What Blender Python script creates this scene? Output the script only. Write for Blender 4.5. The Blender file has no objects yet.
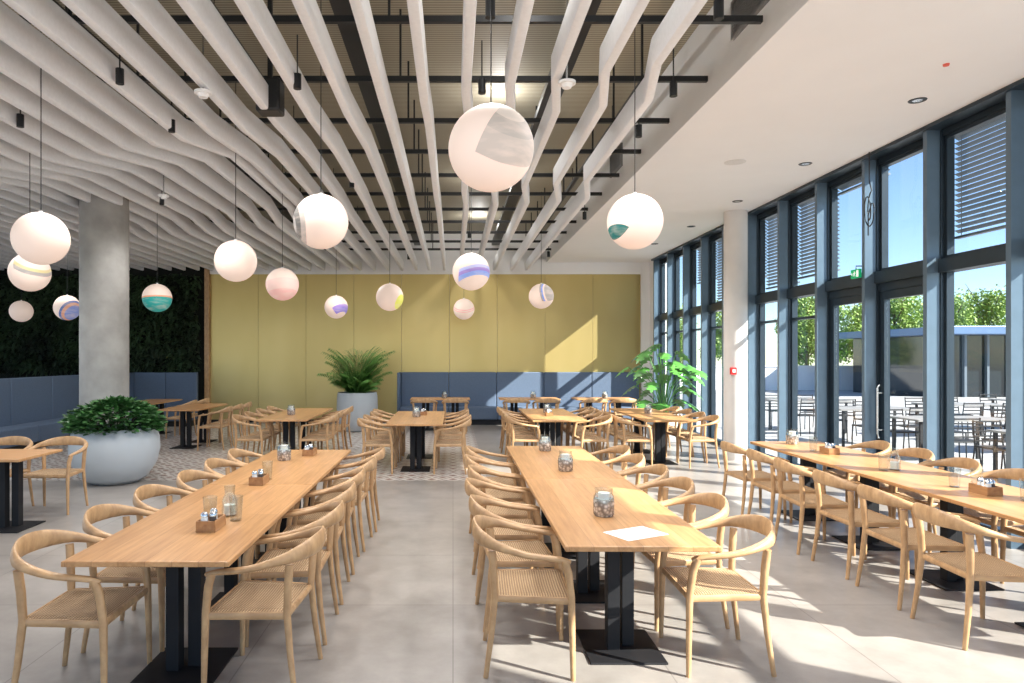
import bpy, bmesh, math, random
from mathutils import Vector, Matrix
random.seed(7)
S=bpy.context.scene; C=S.collection
PI=math.pi
# ------------------------------------------------------------------ helpers
class MB:
    def __init__(s): s.v=[];s.f=[];s.m=[]
    def add(s,vs,fs,m=0):
        o=len(s.v); s.v+= [tuple(v) for v in vs]
        for f in fs: s.f.append(tuple(i+o for i in f)); s.m.append(m)
    def box(s,x0,y0,z0,x1,y1,z1,m=0,M=None):
        vs=[Vector((x,y,z)) for z in (z0,z1) for y in (y0,y1) for x in (x0,x1)]
        if M: vs=[M@v for v in vs]
        s.add(vs,[(0,2,3,1),(4,5,7,6),(0,1,5,4),(2,6,7,3),(0,4,6,2),(1,3,7,5)],m)
    def lathe(s,prof,n=24,c=(0,0,0),m=0,M=None):
        vs=[];fs=[]
        for r,z in prof:
            for k in range(n):
                a=2*PI*k/n; v=Vector((max(r,1e-5)*math.cos(a),max(r,1e-5)*math.sin(a),z))
                if M: v=M@v
                vs.append(v+Vector(c))
        for j in range(len(prof)-1):
            for k in range(n):
                a=j*n+k;b=j*n+(k+1)%n; fs.append((a,b,b+n,a+n))
        s.add(vs,fs,m)
    def cyl(s,x,y,z0,z1,r,r1=None,n=16,m=0):
        r1=r if r1 is None else r1
        s.lathe([(0,z0),(r,z0),(r1,z1),(0,z1)],n,(x,y,0),m)
    def tube(s,pts,rad,n=8,up=(0,0,1),m=0,cap=True,sq=2.0):
        pts=[Vector(p) for p in pts]; up=Vector(up); vs=[];fs=[]
        if not isinstance(rad,list): rad=[rad]*len(pts)
        rad=[r if isinstance(r,tuple) else (r,r) for r in rad]
        for i,p in enumerate(pts):
            t=(pts[min(i+1,len(pts)-1)]-pts[max(i-1,0)]).normalized()
            u=up
            if abs(t.dot(u))>.98: u=Vector((0,1,0)) if abs(t.y)<.9 else Vector((1,0,0))
            sd=t.cross(u).normalized(); nn=sd.cross(t).normalized()
            for k in range(n):
                a=2*PI*(k+.5)/n; ca,sa=math.cos(a),math.sin(a)
                e=2/sq
                ca=math.copysign(abs(ca)**e,ca); sa=math.copysign(abs(sa)**e,sa)
                vs.append(p+sd*ca*rad[i][0]+nn*sa*rad[i][1])
        for j in range(len(pts)-1):
            for k in range(n):
                a=j*n+k;b=j*n+(k+1)%n; fs.append((a,b,b+n,a+n))
        if cap:
            fs.append(tuple(range(n))[::-1]); fs.append(tuple(range((len(pts)-1)*n,len(pts)*n)))
        s.add(vs,fs,m)
    def blade(s,pts,hw,hh,c=.020,m=0):
        k=c*.3
        sec=[(hw,-hh+c),(hw,hh-c),(hw-k,hh-k),(hw-c,hh),(-hw+c,hh),(-hw+k,hh-k),(-hw,hh-c),(-hw,-hh+c),(-hw+k,-hh+k),(-hw+c,-hh),(hw-c,-hh),(hw-k,-hh+k)]
        n=12; vs=[];fs=[]; pts=[Vector(p) for p in pts]
        for i,p in enumerate(pts):
            t=(pts[min(i+1,len(pts)-1)]-pts[max(i-1,0)]).normalized(); sd=t.cross(Vector((0,0,1))).normalized()
            for a,b in sec: vs.append(p+sd*a+Vector((0,0,b)))
        for j in range(len(pts)-1):
            for k in range(n):
                a=j*n+k;b=j*n+(k+1)%n; fs.append((a,b,b+n,a+n))
        fs.append(tuple(range(n))[::-1]); fs.append(tuple(range((len(pts)-1)*n,len(pts)*n)))
        s.add(vs,fs,m)
    def leaf(s,p,d,L,W,m=0,droop=.2,roll=0):
        p=Vector(p); d=Vector(d).normalized()
        sd=d.cross(Vector((0,0,1)))
        if sd.length<.05: sd=Vector((1,0,0))
        sd.normalize(); n=sd.cross(d)
        sd=(sd*math.cos(roll)+n*math.sin(roll)); n=sd.cross(d)
        dz=Vector((0,0,-droop*L))
        a=p+d*L*.4; b=p+d*L*.75+dz*.5; c=p+d*L+dz
        s.add([p,a+sd*W*.5-n*W*.12,b+sd*W*.35-n*W*.1,c,b-sd*W*.35-n*W*.1,a-sd*W*.5-n*W*.12,a,b],
              [(0,1,6),(1,2,7,6),(2,3,7),(3,4,7),(4,5,6,7),(5,0,6)],m)
    def obj(s,name,mats,parent=None,loc=(0,0,0),smooth=True,bevel=0,ang=40,fix=True):
        me=bpy.data.meshes.new(name); me.from_pydata(s.v,[],s.f)
        if not isinstance(mats,(list,tuple)): mats=[mats]
        for m in mats: me.materials.append(m)
        me.polygons.foreach_set('material_index',s.m)
        if fix:
            bm=bmesh.new(); bm.from_mesh(me)
            bmesh.ops.remove_doubles(bm,verts=bm.verts,dist=2e-5)
            bmesh.ops.recalc_face_normals(bm,faces=bm.faces); bm.to_mesh(me); bm.free()
        if smooth:
            me.polygons.foreach_set('use_smooth',[True]*len(me.polygons))
            try: me.set_sharp_from_angle(angle=math.radians(ang))
            except Exception: pass
        me.update()
        o=bpy.data.objects.new(name,me); C.objects.link(o); o.location=loc
        if parent: o.parent=parent
        if bevel:
            b=o.modifiers.new('bevel','BEVEL'); b.width=bevel; b.segments=2; b.limit_method='ANGLE'
        return o
def empty(name,loc=(0,0,0),rz=0):
    o=bpy.data.objects.new(name,None); C.objects.link(o); o.location=loc; o.rotation_euler=(0,0,rz)
    o.empty_display_size=.1; return o
def tag(o,label,cat,group=None,kind=None):
    o['label']=label; o['category']=cat
    if group: o['group']=group
    if kind: o['kind']=kind
    return o
def struct(o,label=None):
    o['kind']='structure'
    return o
def clone(root,loc,rz=0,label=None,group=None,scale=None):
    n=root.copy(); C.objects.link(n); n.location=loc; n.rotation_euler=(0,0,rz)
    if scale: n.scale=(scale,)*3
    if label: n['label']=label
    if group: n['group']=group
    for c in list(root.children):
        k=c.copy(); C.objects.link(k); k.parent=n
        for g in list(c.children):
            q=g.copy(); C.objects.link(q); q.parent=k
    return n
# ------------------------------------------------------------------ materials
def base(name):
    m=bpy.data.materials.new(name); m.use_nodes=True; nt=m.node_tree
    return m,nt,nt.nodes['Principled BSDF'],nt.nodes,nt.links
def pm(name,col,rough=.5,metal=0,noise=.06,scale=8,emit=None,es=0,bump=0,spec=.5):
    m,nt,b,N,L=base(name)
    tc=N.new('ShaderNodeTexCoord'); nz=N.new('ShaderNodeTexNoise'); nz.inputs['Scale'].default_value=scale; nz.inputs['Detail'].default_value=4
    L.new(tc.outputs['Object'],nz.inputs['Vector'])
    r=N.new('ShaderNodeValToRGB'); L.new(nz.outputs['Fac'],r.inputs[0])
    r.color_ramp.elements[0].position=.3; r.color_ramp.elements[1].position=.7
    r.color_ramp.elements[0].color=tuple(c*(1-noise) for c in col)+(1,)
    r.color_ramp.elements[1].color=tuple(min(1,c*(1+noise)) for c in col)+(1,)
    L.new(r.outputs[0],b.inputs['Base Color'])
    b.inputs['Roughness'].default_value=rough; b.inputs['Metallic'].default_value=metal
    b.inputs['Specular IOR Level'].default_value=spec
    if emit: b.inputs['Emission Color'].default_value=tuple(emit)+(1,); b.inputs['Emission Strength'].default_value=es
    if bump:
        bp=N.new('ShaderNodeBump'); bp.inputs['Strength'].default_value=bump; bp.inputs['Distance'].default_value=.01
        L.new(nz.outputs['Fac'],bp.inputs['Height']); L.new(bp.outputs[0],b.inputs['Normal'])
    return m
def woodm(name,c1,c2,rough=.45,stretch=(14,1.2,14),seam=0):
    m,nt,b,N,L=base(name)
    tc=N.new('ShaderNodeTexCoord'); mp=N.new('ShaderNodeMapping'); mp.inputs['Scale'].default_value=stretch
    L.new(tc.outputs['Object'],mp.inputs['Vector'])
    nz=N.new('ShaderNodeTexNoise'); nz.inputs['Scale'].default_value=2.5; nz.inputs['Detail'].default_value=6; nz.inputs['Roughness'].default_value=.6
    L.new(mp.outputs[0],nz.inputs['Vector'])
    r=N.new('ShaderNodeValToRGB'); L.new(nz.outputs['Fac'],r.inputs[0])
    r.color_ramp.elements[0].position=.32; r.color_ramp.elements[1].position=.68
    r.color_ramp.elements[0].color=tuple(c1)+(1,); r.color_ramp.elements[1].color=tuple(c2)+(1,)
    out=r.outputs[0]
    if seam:
        br=N.new('ShaderNodeTexBrick'); br.offset=0; br.inputs['Scale'].default_value=1
        br.inputs['Brick Width'].default_value=seam; br.inputs['Row Height'].default_value=50
        br.inputs['Mortar Size'].default_value=.0015; br.inputs['Color1'].default_value=(1,1,1,1); br.inputs['Color2'].default_value=(.82,.79,.75,1); br.inputs['Mortar'].default_value=(.6,.55,.5,1)
        L.new(tc.outputs['Object'],br.inputs['Vector'])
        mx=N.new('ShaderNodeMixRGB'); mx.blend_type='MULTIPLY'; mx.inputs[0].default_value=1
        L.new(out,mx.inputs[1]); L.new(br.outputs['Color'],mx.inputs[2]); out=mx.outputs[0]
    L.new(out,b.inputs['Base Color']); b.inputs['Roughness'].default_value=rough
    return m
def glassm(name,tint=(.97,.98,.98),k=.6,lo=.04):
    m,nt,b,N,L=base(name); N.remove(b)
    o=[n for n in N if n.type=='OUTPUT_MATERIAL'][0]
    t=N.new('ShaderNodeBsdfTransparent'); t.inputs[0].default_value=tuple(tint)+(1,)
    g=N.new('ShaderNodeBsdfGlossy'); g.inputs['Roughness'].default_value=.02
    f=N.new('ShaderNodeLayerWeight'); f.inputs[0].default_value=.5
    pw=N.new('ShaderNodeMath'); pw.operation='POWER'; pw.inputs[1].default_value=4; L.new(f.outputs['Facing'],pw.inputs[0])
    mu=N.new('ShaderNodeMath'); mu.operation='MULTIPLY_ADD'; mu.inputs[1].default_value=k; mu.inputs[2].default_value=lo; L.new(pw.outputs[0],mu.inputs[0])
    mx=N.new('ShaderNodeMixShader'); L.new(mu.outputs[0],mx.inputs[0]); L.new(t.outputs[0],mx.inputs[1]); L.new(g.outputs[0],mx.inputs[2])
    L.new(mx.outputs[0],o.inputs[0]); return m
OAK=woodm('oak',(.38,.215,.10),(.57,.35,.175),.42,stretch=(10,3,4))
OAKT=woodm('oak_top',(.43,.215,.085),(.60,.33,.145),.32,stretch=(16,1.0,16),seam=.13)
OAKX=woodm('oak_grain_across',(.43,.215,.085),(.60,.33,.145),.4,stretch=(1,16,16))
DARKW=woodm('caddy_wood',(.28,.13,.05),(.42,.22,.09),.5)
BLACK=pm('black_metal',(.014,.015,.017),.42,.2)
PED=pm('pedestal_metal',(.011,.011,.013),.6,0,spec=.3)
WHITE=pm('white_paint',(.87,.87,.87),.7,noise=.012,scale=2)
BAFF=pm('baffle_felt',(.80,.81,.825),.85,noise=.03,scale=30)
CONC=pm('concrete',(.34,.325,.305),.75,noise=.2,scale=3,bump=.2)
CONC2=pm('pale_concrete',(.72,.70,.67),.7,noise=.05,scale=3)
PLANT=pm('planter_grey',(.46,.49,.51),.5,noise=.02,scale=3)
SOIL=pm('soil',(.05,.035,.02),.95,noise=.4,scale=40,bump=.5)
FRAME=pm('window_frame',(.025,.04,.055),.35,.3,noise=.05)
FIN=pm('mullion_fin',(.11,.165,.22),.3,.2,noise=.05)
CHROME=pm('steel',(.6,.6,.6),.25,1)
GLASS=glassm('window_glass',(.97,.99,.99),.3,.03)
GLASSJ=glassm('jar_glass',(.93,.95,.95),.7,.06)
GREEN1=pm('leaf_green',(.042,.13,.032),.45,noise=.5,scale=9)
GREEN2=pm('palm_green',(.11,.26,.05),.5,noise=.4,scale=5)
GREEN3=pm('monstera_green',(.09,.28,.055),.35,noise=.4,scale=5)
MOSS=pm('living_wall_green',(.02,.042,.015),.75,noise=.85,scale=1.2)
MOSSB=pm('living_wall_backing',(.005,.007,.005),.9)
BLUE=pm('blue_upholstery',(.095,.135,.205),.75,noise=.08,scale=60,bump=.1)
WAX=pm('wax',(.85,.8,.7),.5)
def cordm():
    m,nt,b,N,L=base('woven_cord')
    tc=N.new('ShaderNodeTexCoord')
    w1=N.new('ShaderNodeTexWave'); w1.bands_direction='X'; w1.inputs['Scale'].default_value=22; w1.inputs['Distortion'].default_value=.6
    w2=N.new('ShaderNodeTexWave'); w2.bands_direction='Y'; w2.inputs['Scale'].default_value=22; w2.inputs['Distortion'].default_value=.6
    L.new(tc.outputs['Object'],w1.inputs[0]); L.new(tc.outputs['Object'],w2.inputs[0])
    mu=N.new('ShaderNodeMath'); mu.operation='MULTIPLY'; L.new(w1.outputs['Fac'],mu.inputs[0]); L.new(w2.outputs['Fac'],mu.inputs[1])
    r=N.new('ShaderNodeValToRGB'); L.new(mu.outputs[0],r.inputs[0])
    r.color_ramp.elements[0].color=(.24,.14,.065,1); r.color_ramp.elements[1].color=(.66,.46,.27,1); r.color_ramp.elements[1].position=.45
    L.new(r.outputs[0],b.inputs['Base Color']); b.inputs['Roughness'].default_value=.8
    bp=N.new('ShaderNodeBump'); bp.inputs['Strength'].default_value=.8; bp.inputs['Distance'].default_value=.006
    L.new(mu.outputs[0],bp.inputs['Height']); L.new(bp.outputs[0],b.inputs['Normal']); return m
CORD=cordm()
def floorm():
    m,nt,b,N,L=base('floor_tiles')
    tc=N.new('ShaderNodeTexCoord')
    br=N.new('ShaderNodeTexBrick'); br.offset=0; br.inputs['Scale'].default_value=1
    br.inputs['Brick Width'].default_value=1.2; br.inputs['Row Height'].default_value=1.2; br.inputs['Mortar Size'].default_value=.004
    br.inputs['Color1'].default_value=(.31,.283,.26,1); br.inputs['Color2'].default_value=(.345,.315,.288,1); br.inputs['Mortar'].default_value=(.20,.18,.165,1)
    L.new(tc.outputs['Object'],br.inputs['Vector'])
    nz=N.new('ShaderNodeTexNoise'); nz.inputs['Scale'].default_value=1.8; nz.inputs['Detail'].default_value=10; nz.inputs['Roughness'].default_value=.7
    L.new(tc.outputs['Object'],nz.inputs['Vector'])
    r=N.new('ShaderNodeValToRGB'); L.new(nz.outputs['Fac'],r.inputs[0]); r.color_ramp.elements[0].position=.32;r.color_ramp.elements[1].position=.68
    r.color_ramp.elements[0].color=(.74,.73,.72,1); r.color_ramp.elements[1].color=(1.1,1.1,1.1,1)
    mx=N.new('ShaderNodeMixRGB'); mx.blend_type='MULTIPLY'; mx.inputs[0].default_value=1; L.new(br.outputs['Color'],mx.inputs[1]); L.new(r.outputs[0],mx.inputs[2])
    sc=N.new('ShaderNodeVectorMath'); sc.operation='SCALE'; sc.inputs['Scale'].default_value=3.3; L.new(tc.outputs['Object'],sc.inputs[0])
    fr=N.new('ShaderNodeVectorMath'); fr.operation='FRACTION'; L.new(sc.outputs[0],fr.inputs[0])
    sb=N.new('ShaderNodeVectorMath'); sb.operation='SUBTRACT'; sb.inputs[1].default_value=(.5,.5,0); L.new(fr.outputs[0],sb.inputs[0])
    sx=N.new('ShaderNodeSeparateXYZ'); L.new(sb.outputs[0],sx.inputs[0])
    ax=N.new('ShaderNodeMath');ax.operation='ABSOLUTE';L.new(sx.outputs[0],ax.inputs[0])
    ay=N.new('ShaderNodeMath');ay.operation='ABSOLUTE';L.new(sx.outputs[1],ay.inputs[0])
    pr=N.new('ShaderNodeMath');pr.operation='ADD';L.new(ax.outputs[0],pr.inputs[0]);L.new(ay.outputs[0],pr.inputs[1])
    pt=N.new('ShaderNodeValToRGB'); L.new(pr.outputs[0],pt.inputs[0]); pt.color_ramp.interpolation='CONSTANT'
    e=pt.color_ramp.elements; e[0].color=(.22,.10,.06,1); e[1].position=.18; e[1].color=(.60,.57,.53,1)
    x=e.new(.36); x.color=(.20,.14,.11,1); x=e.new(.47); x.color=(.60,.57,.53,1); x=e.new(.78); x.color=(.20,.09,.06,1)
    sp=N.new('ShaderNodeSeparateXYZ'); L.new(tc.outputs['Object'],sp.inputs[0])
    c1=N.new('ShaderNodeMath');c1.operation='LESS_THAN';c1.inputs[1].default_value=.48;L.new(sp.outputs[0],c1.inputs[0])
    c2=N.new('ShaderNodeMath');c2.operation='GREATER_THAN';c2.inputs[1].default_value=9.6;L.new(sp.outputs[1],c2.inputs[0])
    c3=N.new('ShaderNodeMath');c3.operation='MULTIPLY';L.new(c1.outputs[0],c3.inputs[0]);L.new(c2.outputs[0],c3.inputs[1])
    m2=N.new('ShaderNodeMixRGB'); L.new(c3.outputs[0],m2.inputs[0]); L.new(mx.outputs[0],m2.inputs[1]); L.new(pt.outputs[0],m2.inputs[2])
    L.new(m2.outputs[0],b.inputs['Base Color']); b.inputs['Roughness'].default_value=.28; return m
FLOOR=floorm()
def deckm():
    m,nt,b,N,L=base('metal_deck')
    tc=N.new('ShaderNodeTexCoord'); w=N.new('ShaderNodeTexWave'); w.bands_direction='Y'; w.inputs['Scale'].default_value=7
    L.new(tc.outputs['Object'],w.inputs[0]); r=N.new('ShaderNodeValToRGB'); L.new(w.outputs['Fac'],r.inputs[0])
    r.color_ramp.elements[0].color=(.22,.195,.14,1); r.color_ramp.elements[1].color=(.46,.42,.32,1)
    L.new(r.outputs[0],b.inputs['Base Color']); b.inputs['Roughness'].default_value=.6
    return m
DECK=deckm()
def goldm():
    m,nt,b,N,L=base('brushed_gold_panel')
    tc=N.new('ShaderNodeTexCoord'); mp=N.new('ShaderNodeMapping'); mp.inputs['Scale'].default_value=(.6,1,.25); L.new(tc.outputs['Object'],mp.inputs[0])
    nz=N.new('ShaderNodeTexNoise'); nz.inputs['Scale'].default_value=2; nz.inputs['Detail'].default_value=2; L.new(mp.outputs[0],nz.inputs['Vector'])
    r=N.new('ShaderNodeValToRGB'); L.new(nz.outputs['Fac'],r.inputs[0])
    r.color_ramp.elements[0].color=(.54,.41,.15,1); r.color_ramp.elements[1].color=(.68,.535,.24,1)
    L.new(r.outputs[0],b.inputs['Base Color']); b.inputs['Roughness'].default_value=.33; b.inputs['Metallic'].default_value=.65
    return m
GOLD=goldm()
def globem(name,direc,stops,cream=(.93,.83,.74),es=.28,d2=None,t2=0):
    m,nt,b,N,L=base(name)
    tc=N.new('ShaderNodeTexCoord'); d=N.new('ShaderNodeVectorMath'); d.operation='DOT_PRODUCT'; d.inputs[1].default_value=Vector(direc).normalized()*2
    L.new(tc.outputs['Object'],d.inputs[0])
    nz=N.new('ShaderNodeTexNoise'); nz.inputs['Scale'].default_value=3; nz.inputs['Detail'].default_value=1
    L.new(tc.outputs['Object'],nz.inputs['Vector'])
    a=N.new('ShaderNodeMath'); a.operation='MULTIPLY_ADD'; a.inputs[1].default_value=.06; L.new(nz.outputs['Fac'],a.inputs[0]); L.new(d.outputs['Value'],a.inputs[2])
    ad=N.new('ShaderNodeMath'); ad.operation='ADD'; ad.inputs[1].default_value=.47; L.new(a.outputs[0],ad.inputs[0])
    r=N.new('ShaderNodeValToRGB'); r.color_ramp.interpolation='CONSTANT'; L.new(ad.outputs[0],r.inputs[0]); e=r.color_ramp.elements
    e[0].color=tuple(cream)+(1,); e[0].position=0
    e[1].position=stops[0][0]; e[1].color=tuple(stops[0][1] or cream)+(1,)
    for p,c in stops[1:]:
        q=e.new(p); q.color=tuple(c or cream)+(1,)
    n2=N.new('ShaderNodeTexNoise'); n2.inputs['Scale'].default_value=6; n2.inputs['Detail'].default_value=5
    mp=N.new('ShaderNodeMapping'); mp.inputs['Scale'].default_value=(1,1,4); mp.inputs['Rotation'].default_value=(0,.6,0); L.new(tc.outputs['Object'],mp.inputs[0]); L.new(mp.outputs[0],n2.inputs['Vector'])
    r2=N.new('ShaderNodeValToRGB'); r2.color_ramp.elements[0].position=.45; r2.color_ramp.elements[1].position=.8; L.new(n2.outputs['Fac'],r2.inputs[0])
    r2.color_ramp.elements[0].color=(0,0,0,1); r2.color_ramp.elements[1].color=(.45,.45,.45,1)
    mx=N.new('ShaderNodeMixRGB'); L.new(r2.outputs[0],mx.inputs[0]); L.new(r.outputs[0],mx.inputs[1]); mx.inputs[2].default_value=tuple(cream)+(1,)
    out=mx.outputs[0]
    if d2:
        dd=N.new('ShaderNodeVectorMath'); dd.operation='DOT_PRODUCT'; dd.inputs[1].default_value=Vector(d2).normalized(); L.new(tc.outputs['Object'],dd.inputs[0])
        g=N.new('ShaderNodeMath'); g.operation='GREATER_THAN'; g.inputs[1].default_value=t2; L.new(dd.outputs['Value'],g.inputs[0])
        m3=N.new('ShaderNodeMixRGB'); L.new(g.outputs[0],m3.inputs[0]); m3.inputs[1].default_value=tuple(cream)+(1,); L.new(out,m3.inputs[2]); out=m3.outputs[0]
    L.new(out,b.inputs['Base Color']); L.new(out,b.inputs['Emission Color'])
    b.inputs['Emission Strength'].default_value=es; b.inputs['Roughness'].default_value=.6; return m

# ------------------------------------------------------------------ room shell
W=5.25; BY=18.0; HC=4.2; HD=5.05
b=MB(); b.box(-13,-3,-.1,5.4,18.2,0); struct(b.obj('floor',FLOOR,smooth=False))
b=MB(); b.box(-13,-3,HD,5.6,18.2,HD+.15); struct(b.obj('ceiling',DECK,smooth=False))
b=MB(); b.box(2.45,-3,HC,5.42,18.0,HD); struct(b.obj('ceiling.001',WHITE,smooth=False))
b=MB(); b.box(-13.2,-3,HC+.2,-13,18.2,HD)
for y in (-3,1,5,9,13): b.box(-13.2,y,0,-13,y+.5,HC+.2)  # unseen wall, left open between piers to let in sky fill
b.box(-13.2,16,0,-13,18.2,HC+.2)
struct(b.obj('wall_left',WHITE,smooth=False))
b=MB(); b.box(-13,BY,0,5.6,BY+.2,HD); struct(b.obj('wall_back',WHITE,smooth=False))
b=MB()
xs=[-6.38]
while xs[-1]<4.9: xs.append(min(4.93,xs[-1]+1.257))
for a,c in zip(xs[:-1],xs[1:]): b.box(a+.003,BY-.05,.08,c-.003,BY,3.90)
struct(b.obj('wall_back.001',GOLD,smooth=False,bevel=.0015))
b=MB(); b.box(-6.5,BY-.16,0,-6.38,BY,4.3); struct(b.obj('trim_1',OAK,smooth=False,bevel=.004))
b=MB(); b.box(-6.38,BY-.06,0,4.93,BY,.08); struct(b.obj('baseboard_back',BLACK,smooth=False))
b=MB(); b.box(4.93,BY-.12,0,5.42,BY,HC); b.box(5.15,17.34,0,5.42,BY,HC); struct(b.obj('wall_right',WHITE,smooth=False))
b=MB(); b.box(-6.38,BY-.1,3.90,4.93,BY,HC+.1); struct(b.obj('trim_2',WHITE,smooth=False))
# living wall
b=MB(); b.box(-13,BY-.04,0,-6.5,BY,4.6); struct(b.obj('wall_back.002',MOSSB,smooth=False))
b=MB()
for i in range(11000):
    x=random.uniform(-12.75,-6.65); z=random.uniform(1.35,3.85); y=BY-.12-random.random()*.16
    b.leaf((x,y,z),(random.uniform(-1,1),-random.uniform(.2,.9),random.uniform(-1,.8)),random.uniform(.1,.22),random.uniform(.04,.09),0,.3,random.uniform(-1,1))
tag(b.obj('living_wall',MOSS,fix=False),'dark green planted moss and fern wall behind the banquette','plant wall',kind='stuff')

# columns
b=MB(); b.lathe([(0,0),(.345,0),(.345,HD),(0,HD)],40)
tag(b.obj('column',CONC,loc=(-5.36,10.5,0)),'thick round raw concrete column beside the bowl planter','column')
b=MB(); b.cyl(0,0,0,HC,.19,n=36)
tag(b.obj('column',CONC2,loc=(4.8,11.6,0)),'slim pale round concrete column near the glass facade','column')
b=MB(); b.box(-.05,-.02,-.06,.05,.03,.06,0); b.box(-.025,-.03,-.025,.025,-.02,.025,1)
tag(b.obj('fire_call_point',[pm('alarm_red',(.6,.02,.02),.4),WHITE],loc=(4.69,11.42,1.5),bevel=.004),'small red fire alarm call point on the pale column','alarm')

# window facade
OFF=-.08
ms=[7.4+OFF+1.1*k for k in range(-8,10)]
drops={-.3:2.6,1.9:.06,3.0:.7,4.1:.06,5.2:1.35,6.3:1.1,9.6:1.2,10.7:1.25,11.8:1.0,12.9:1.3,14.0:.8,15.1:.05,16.2:0.05,7.4:0.05,8.5:.12}  # near bays out of view: drops set to shape the floor sun patches
wn=1;dn=1
BL=pm('blind_aluminium',(.16,.19,.22),.4,.5)
for k in range(len(ms)-1):
    y0,y1=ms[k],ms[k+1]; key=round(y0-OFF,1)
    b=MB()
    b.box(5.06,y0-.03,0,5.20,y0+.03,HC,1)
    b.box(5.20,y0-.045,0,5.34,y0+.045,HC,0)
    if k==len(ms)-2:
        b.box(5.06,y1-.03,0,5.20,y1+.03,HC,1); b.box(5.20,y1-.045,0,5.34,y1+.045,HC,0)
    b.box(5.17,y0+.045,2.64,5.34,y1-.045,2.78,0)
    b.box(5.22,y0+.045,HC-.1,5.34,y1-.045,HC,0)
    for (z0,z1) in ((2.78,HC-.1),):
        b.box(5.24,y0+.045,z0,5.32,y0+.08,z1,0); b.box(5.24,y1-.08,z0,5.32,y1-.045,z1,0)
        b.box(5.24,y0+.08,z0,5.32,y1-.08,z0+.04,0); b.box(5.24,y0+.08,z1-.04,5.32,y1-.08,z1,0)
    isdoor=key in (7.4,8.5)
    if not isdoor:
        b.box(5.22,y0+.045,0,5.34,y1-.045,.09,0)
        b.box(5.24,y0+.045,.09,5.32,y0+.075,2.64,0); b.box(5.24,y1-.075,.09,5.32,y1-.045,2.64,0)
        if key>=9.5 : b.box(5.24,y0+.075,2.3,5.32,y1-.075,2.34,0)
    o=struct(b.obj('window_%d'%wn,[FRAME,FIN],smooth=False)); wn+=1
    g=MB(); g.box(5.275,y0+.08,2.81,5.285,y1-.08,HC-.13)
    if not isdoor: g.box(5.275,y0+.07,.08,5.285,y1-.07,2.64)
    g.obj('window_glass',GLASS,parent=o,smooth=False)
    d=drops.get(key,.06)
    bl=MB(); P=.055; n=int(d/P)
    bl.box(5.35,y0+.02,HC-.06,5.42,y1-.02,HC,0)
    for i in range(n):
        z=HC-.08-i*P; M=Matrix.Translation((5.385,0,z))@Matrix.Rotation(math.radians(30),4,'Y')
        bl.box(-.027,y0+.02,-.002,.027,y1-.02,.002,0,M)
    bl.box(5.36,y0+.02,HC-.1-n*P,5.41,y1-.02,HC-.075-n*P,0)
    for yy in (y0+.09,y1-.09): bl.tube([(5.385,yy,HC),(5.385,yy,HC-.1-n*P)],.004,6)
    bl.obj('blind',BL,parent=o,smooth=False)
    if isdoor:
        r=MB(); r.box(5.22,y0+.045,2.54,5.34,y1-.045,2.64,0)
        dr=struct(r.obj('door_%d'%dn,FRAME,smooth=False))
        q=MB()
        a,c=y0+.05,y1-.05
        q.box(5.235,a,.01,5.31,a+.08,2.54);q.box(5.235,c-.08,.01,5.31,c,2.54);q.box(5.235,a+.08,.01,5.31,c-.08,.13);q.box(5.235,a+.08,2.44,5.31,c-.08,2.54)
        lf=q.obj('door_leaf',FRAME,parent=dr,smooth=False,bevel=.004)
        q=MB(); q.box(5.268,a+.08,.13,5.278,c-.08,2.44); q.obj('door_glass',GLASS,parent=lf,smooth=False)
        hy=y1-.1 if dn==1 else y0+.1
        dn+=1
        q=MB(); q.tube([(5.19,hy,.75),(5.17,hy,.80),(5.17,hy,1.35),(5.19,hy,1.40)],.013,10)
        q.tube([(5.235,hy,.85),(5.17,hy,.85)],.009,8); q.tube([(5.235,hy,1.3),(5.17,hy,1.3)],.009,8)
        q.obj('door_handle',CHROME,parent=lf)
b=MB(); b.box(5.02,-1.4,HC-.04,5.2,17.3,HC); struct(b.obj('trim_3',FRAME,smooth=False))

# soffit fittings
def downlight(x,y):
    r=empty('recessed_downlight',(x,y,HC))
    b=MB(); b.lathe([(.045,-.002),(.075,-.006),(.08,-.0),(.045,.0)],28); b.obj('trim_ring',BLACK,parent=r)
    b=MB(); b.lathe([(0,-.004),(.044,-.004),(.044,0),(0,0)],24); b.obj('lens',CHROME,parent=r)
    tag(r,'black recessed round downlight in the white soffit','downlight','soffit downlights')
for x,y in ((4.45,6.54),(4.49,8.7),(4.5,10.8),(4.5,12.9),(4.4,14.9)): downlight(x,y)
b=MB(); b.lathe([(0,-.012),(.10,-.012),(.13,-.004),(.13,0),(0,0)],32)
tag(b.obj('ceiling_speaker',pm('speaker_white',(.7,.69,.67),.6,noise=.1,scale=200),loc=(3.56,8.62,HC)),'flat round white ceiling speaker in the soffit','speaker')
b=MB(); b.lathe([(0,-.02),(.022,-.015),(.026,.004),(0,.004)],20)
tag(b.obj('ceiling_sprinkler',pm('sprinkler_red',(.7,.12,.08),.5),loc=(4.14,5.73,HC)),'tiny red indicator cap on the white soffit','sprinkler')
GR=pm('grille_grey',(.25,.25,.25),.5,.4)
for gy in (10.2,5.6):
    b=MB(); 
    b.box(2.42,gy-.35,4.50,2.45,gy+.35,4.53);b.box(2.42,gy-.35,4.80,2.45,gy+.35,4.83);b.box(2.42,gy-.35,4.53,2.45,gy-.32,4.8);b.box(2.42,gy+.32,4.53,2.45,gy+.35,4.8)
    for i in range(11): b.box(2.425,gy-.32,4.545+i*.023,2.445,gy+.32,4.553+i*.023)
    tag(b.obj('ventilation_grille',GR,smooth=False),'rectangular louvred vent grille on the soffit side','vent','soffit vents')
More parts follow.
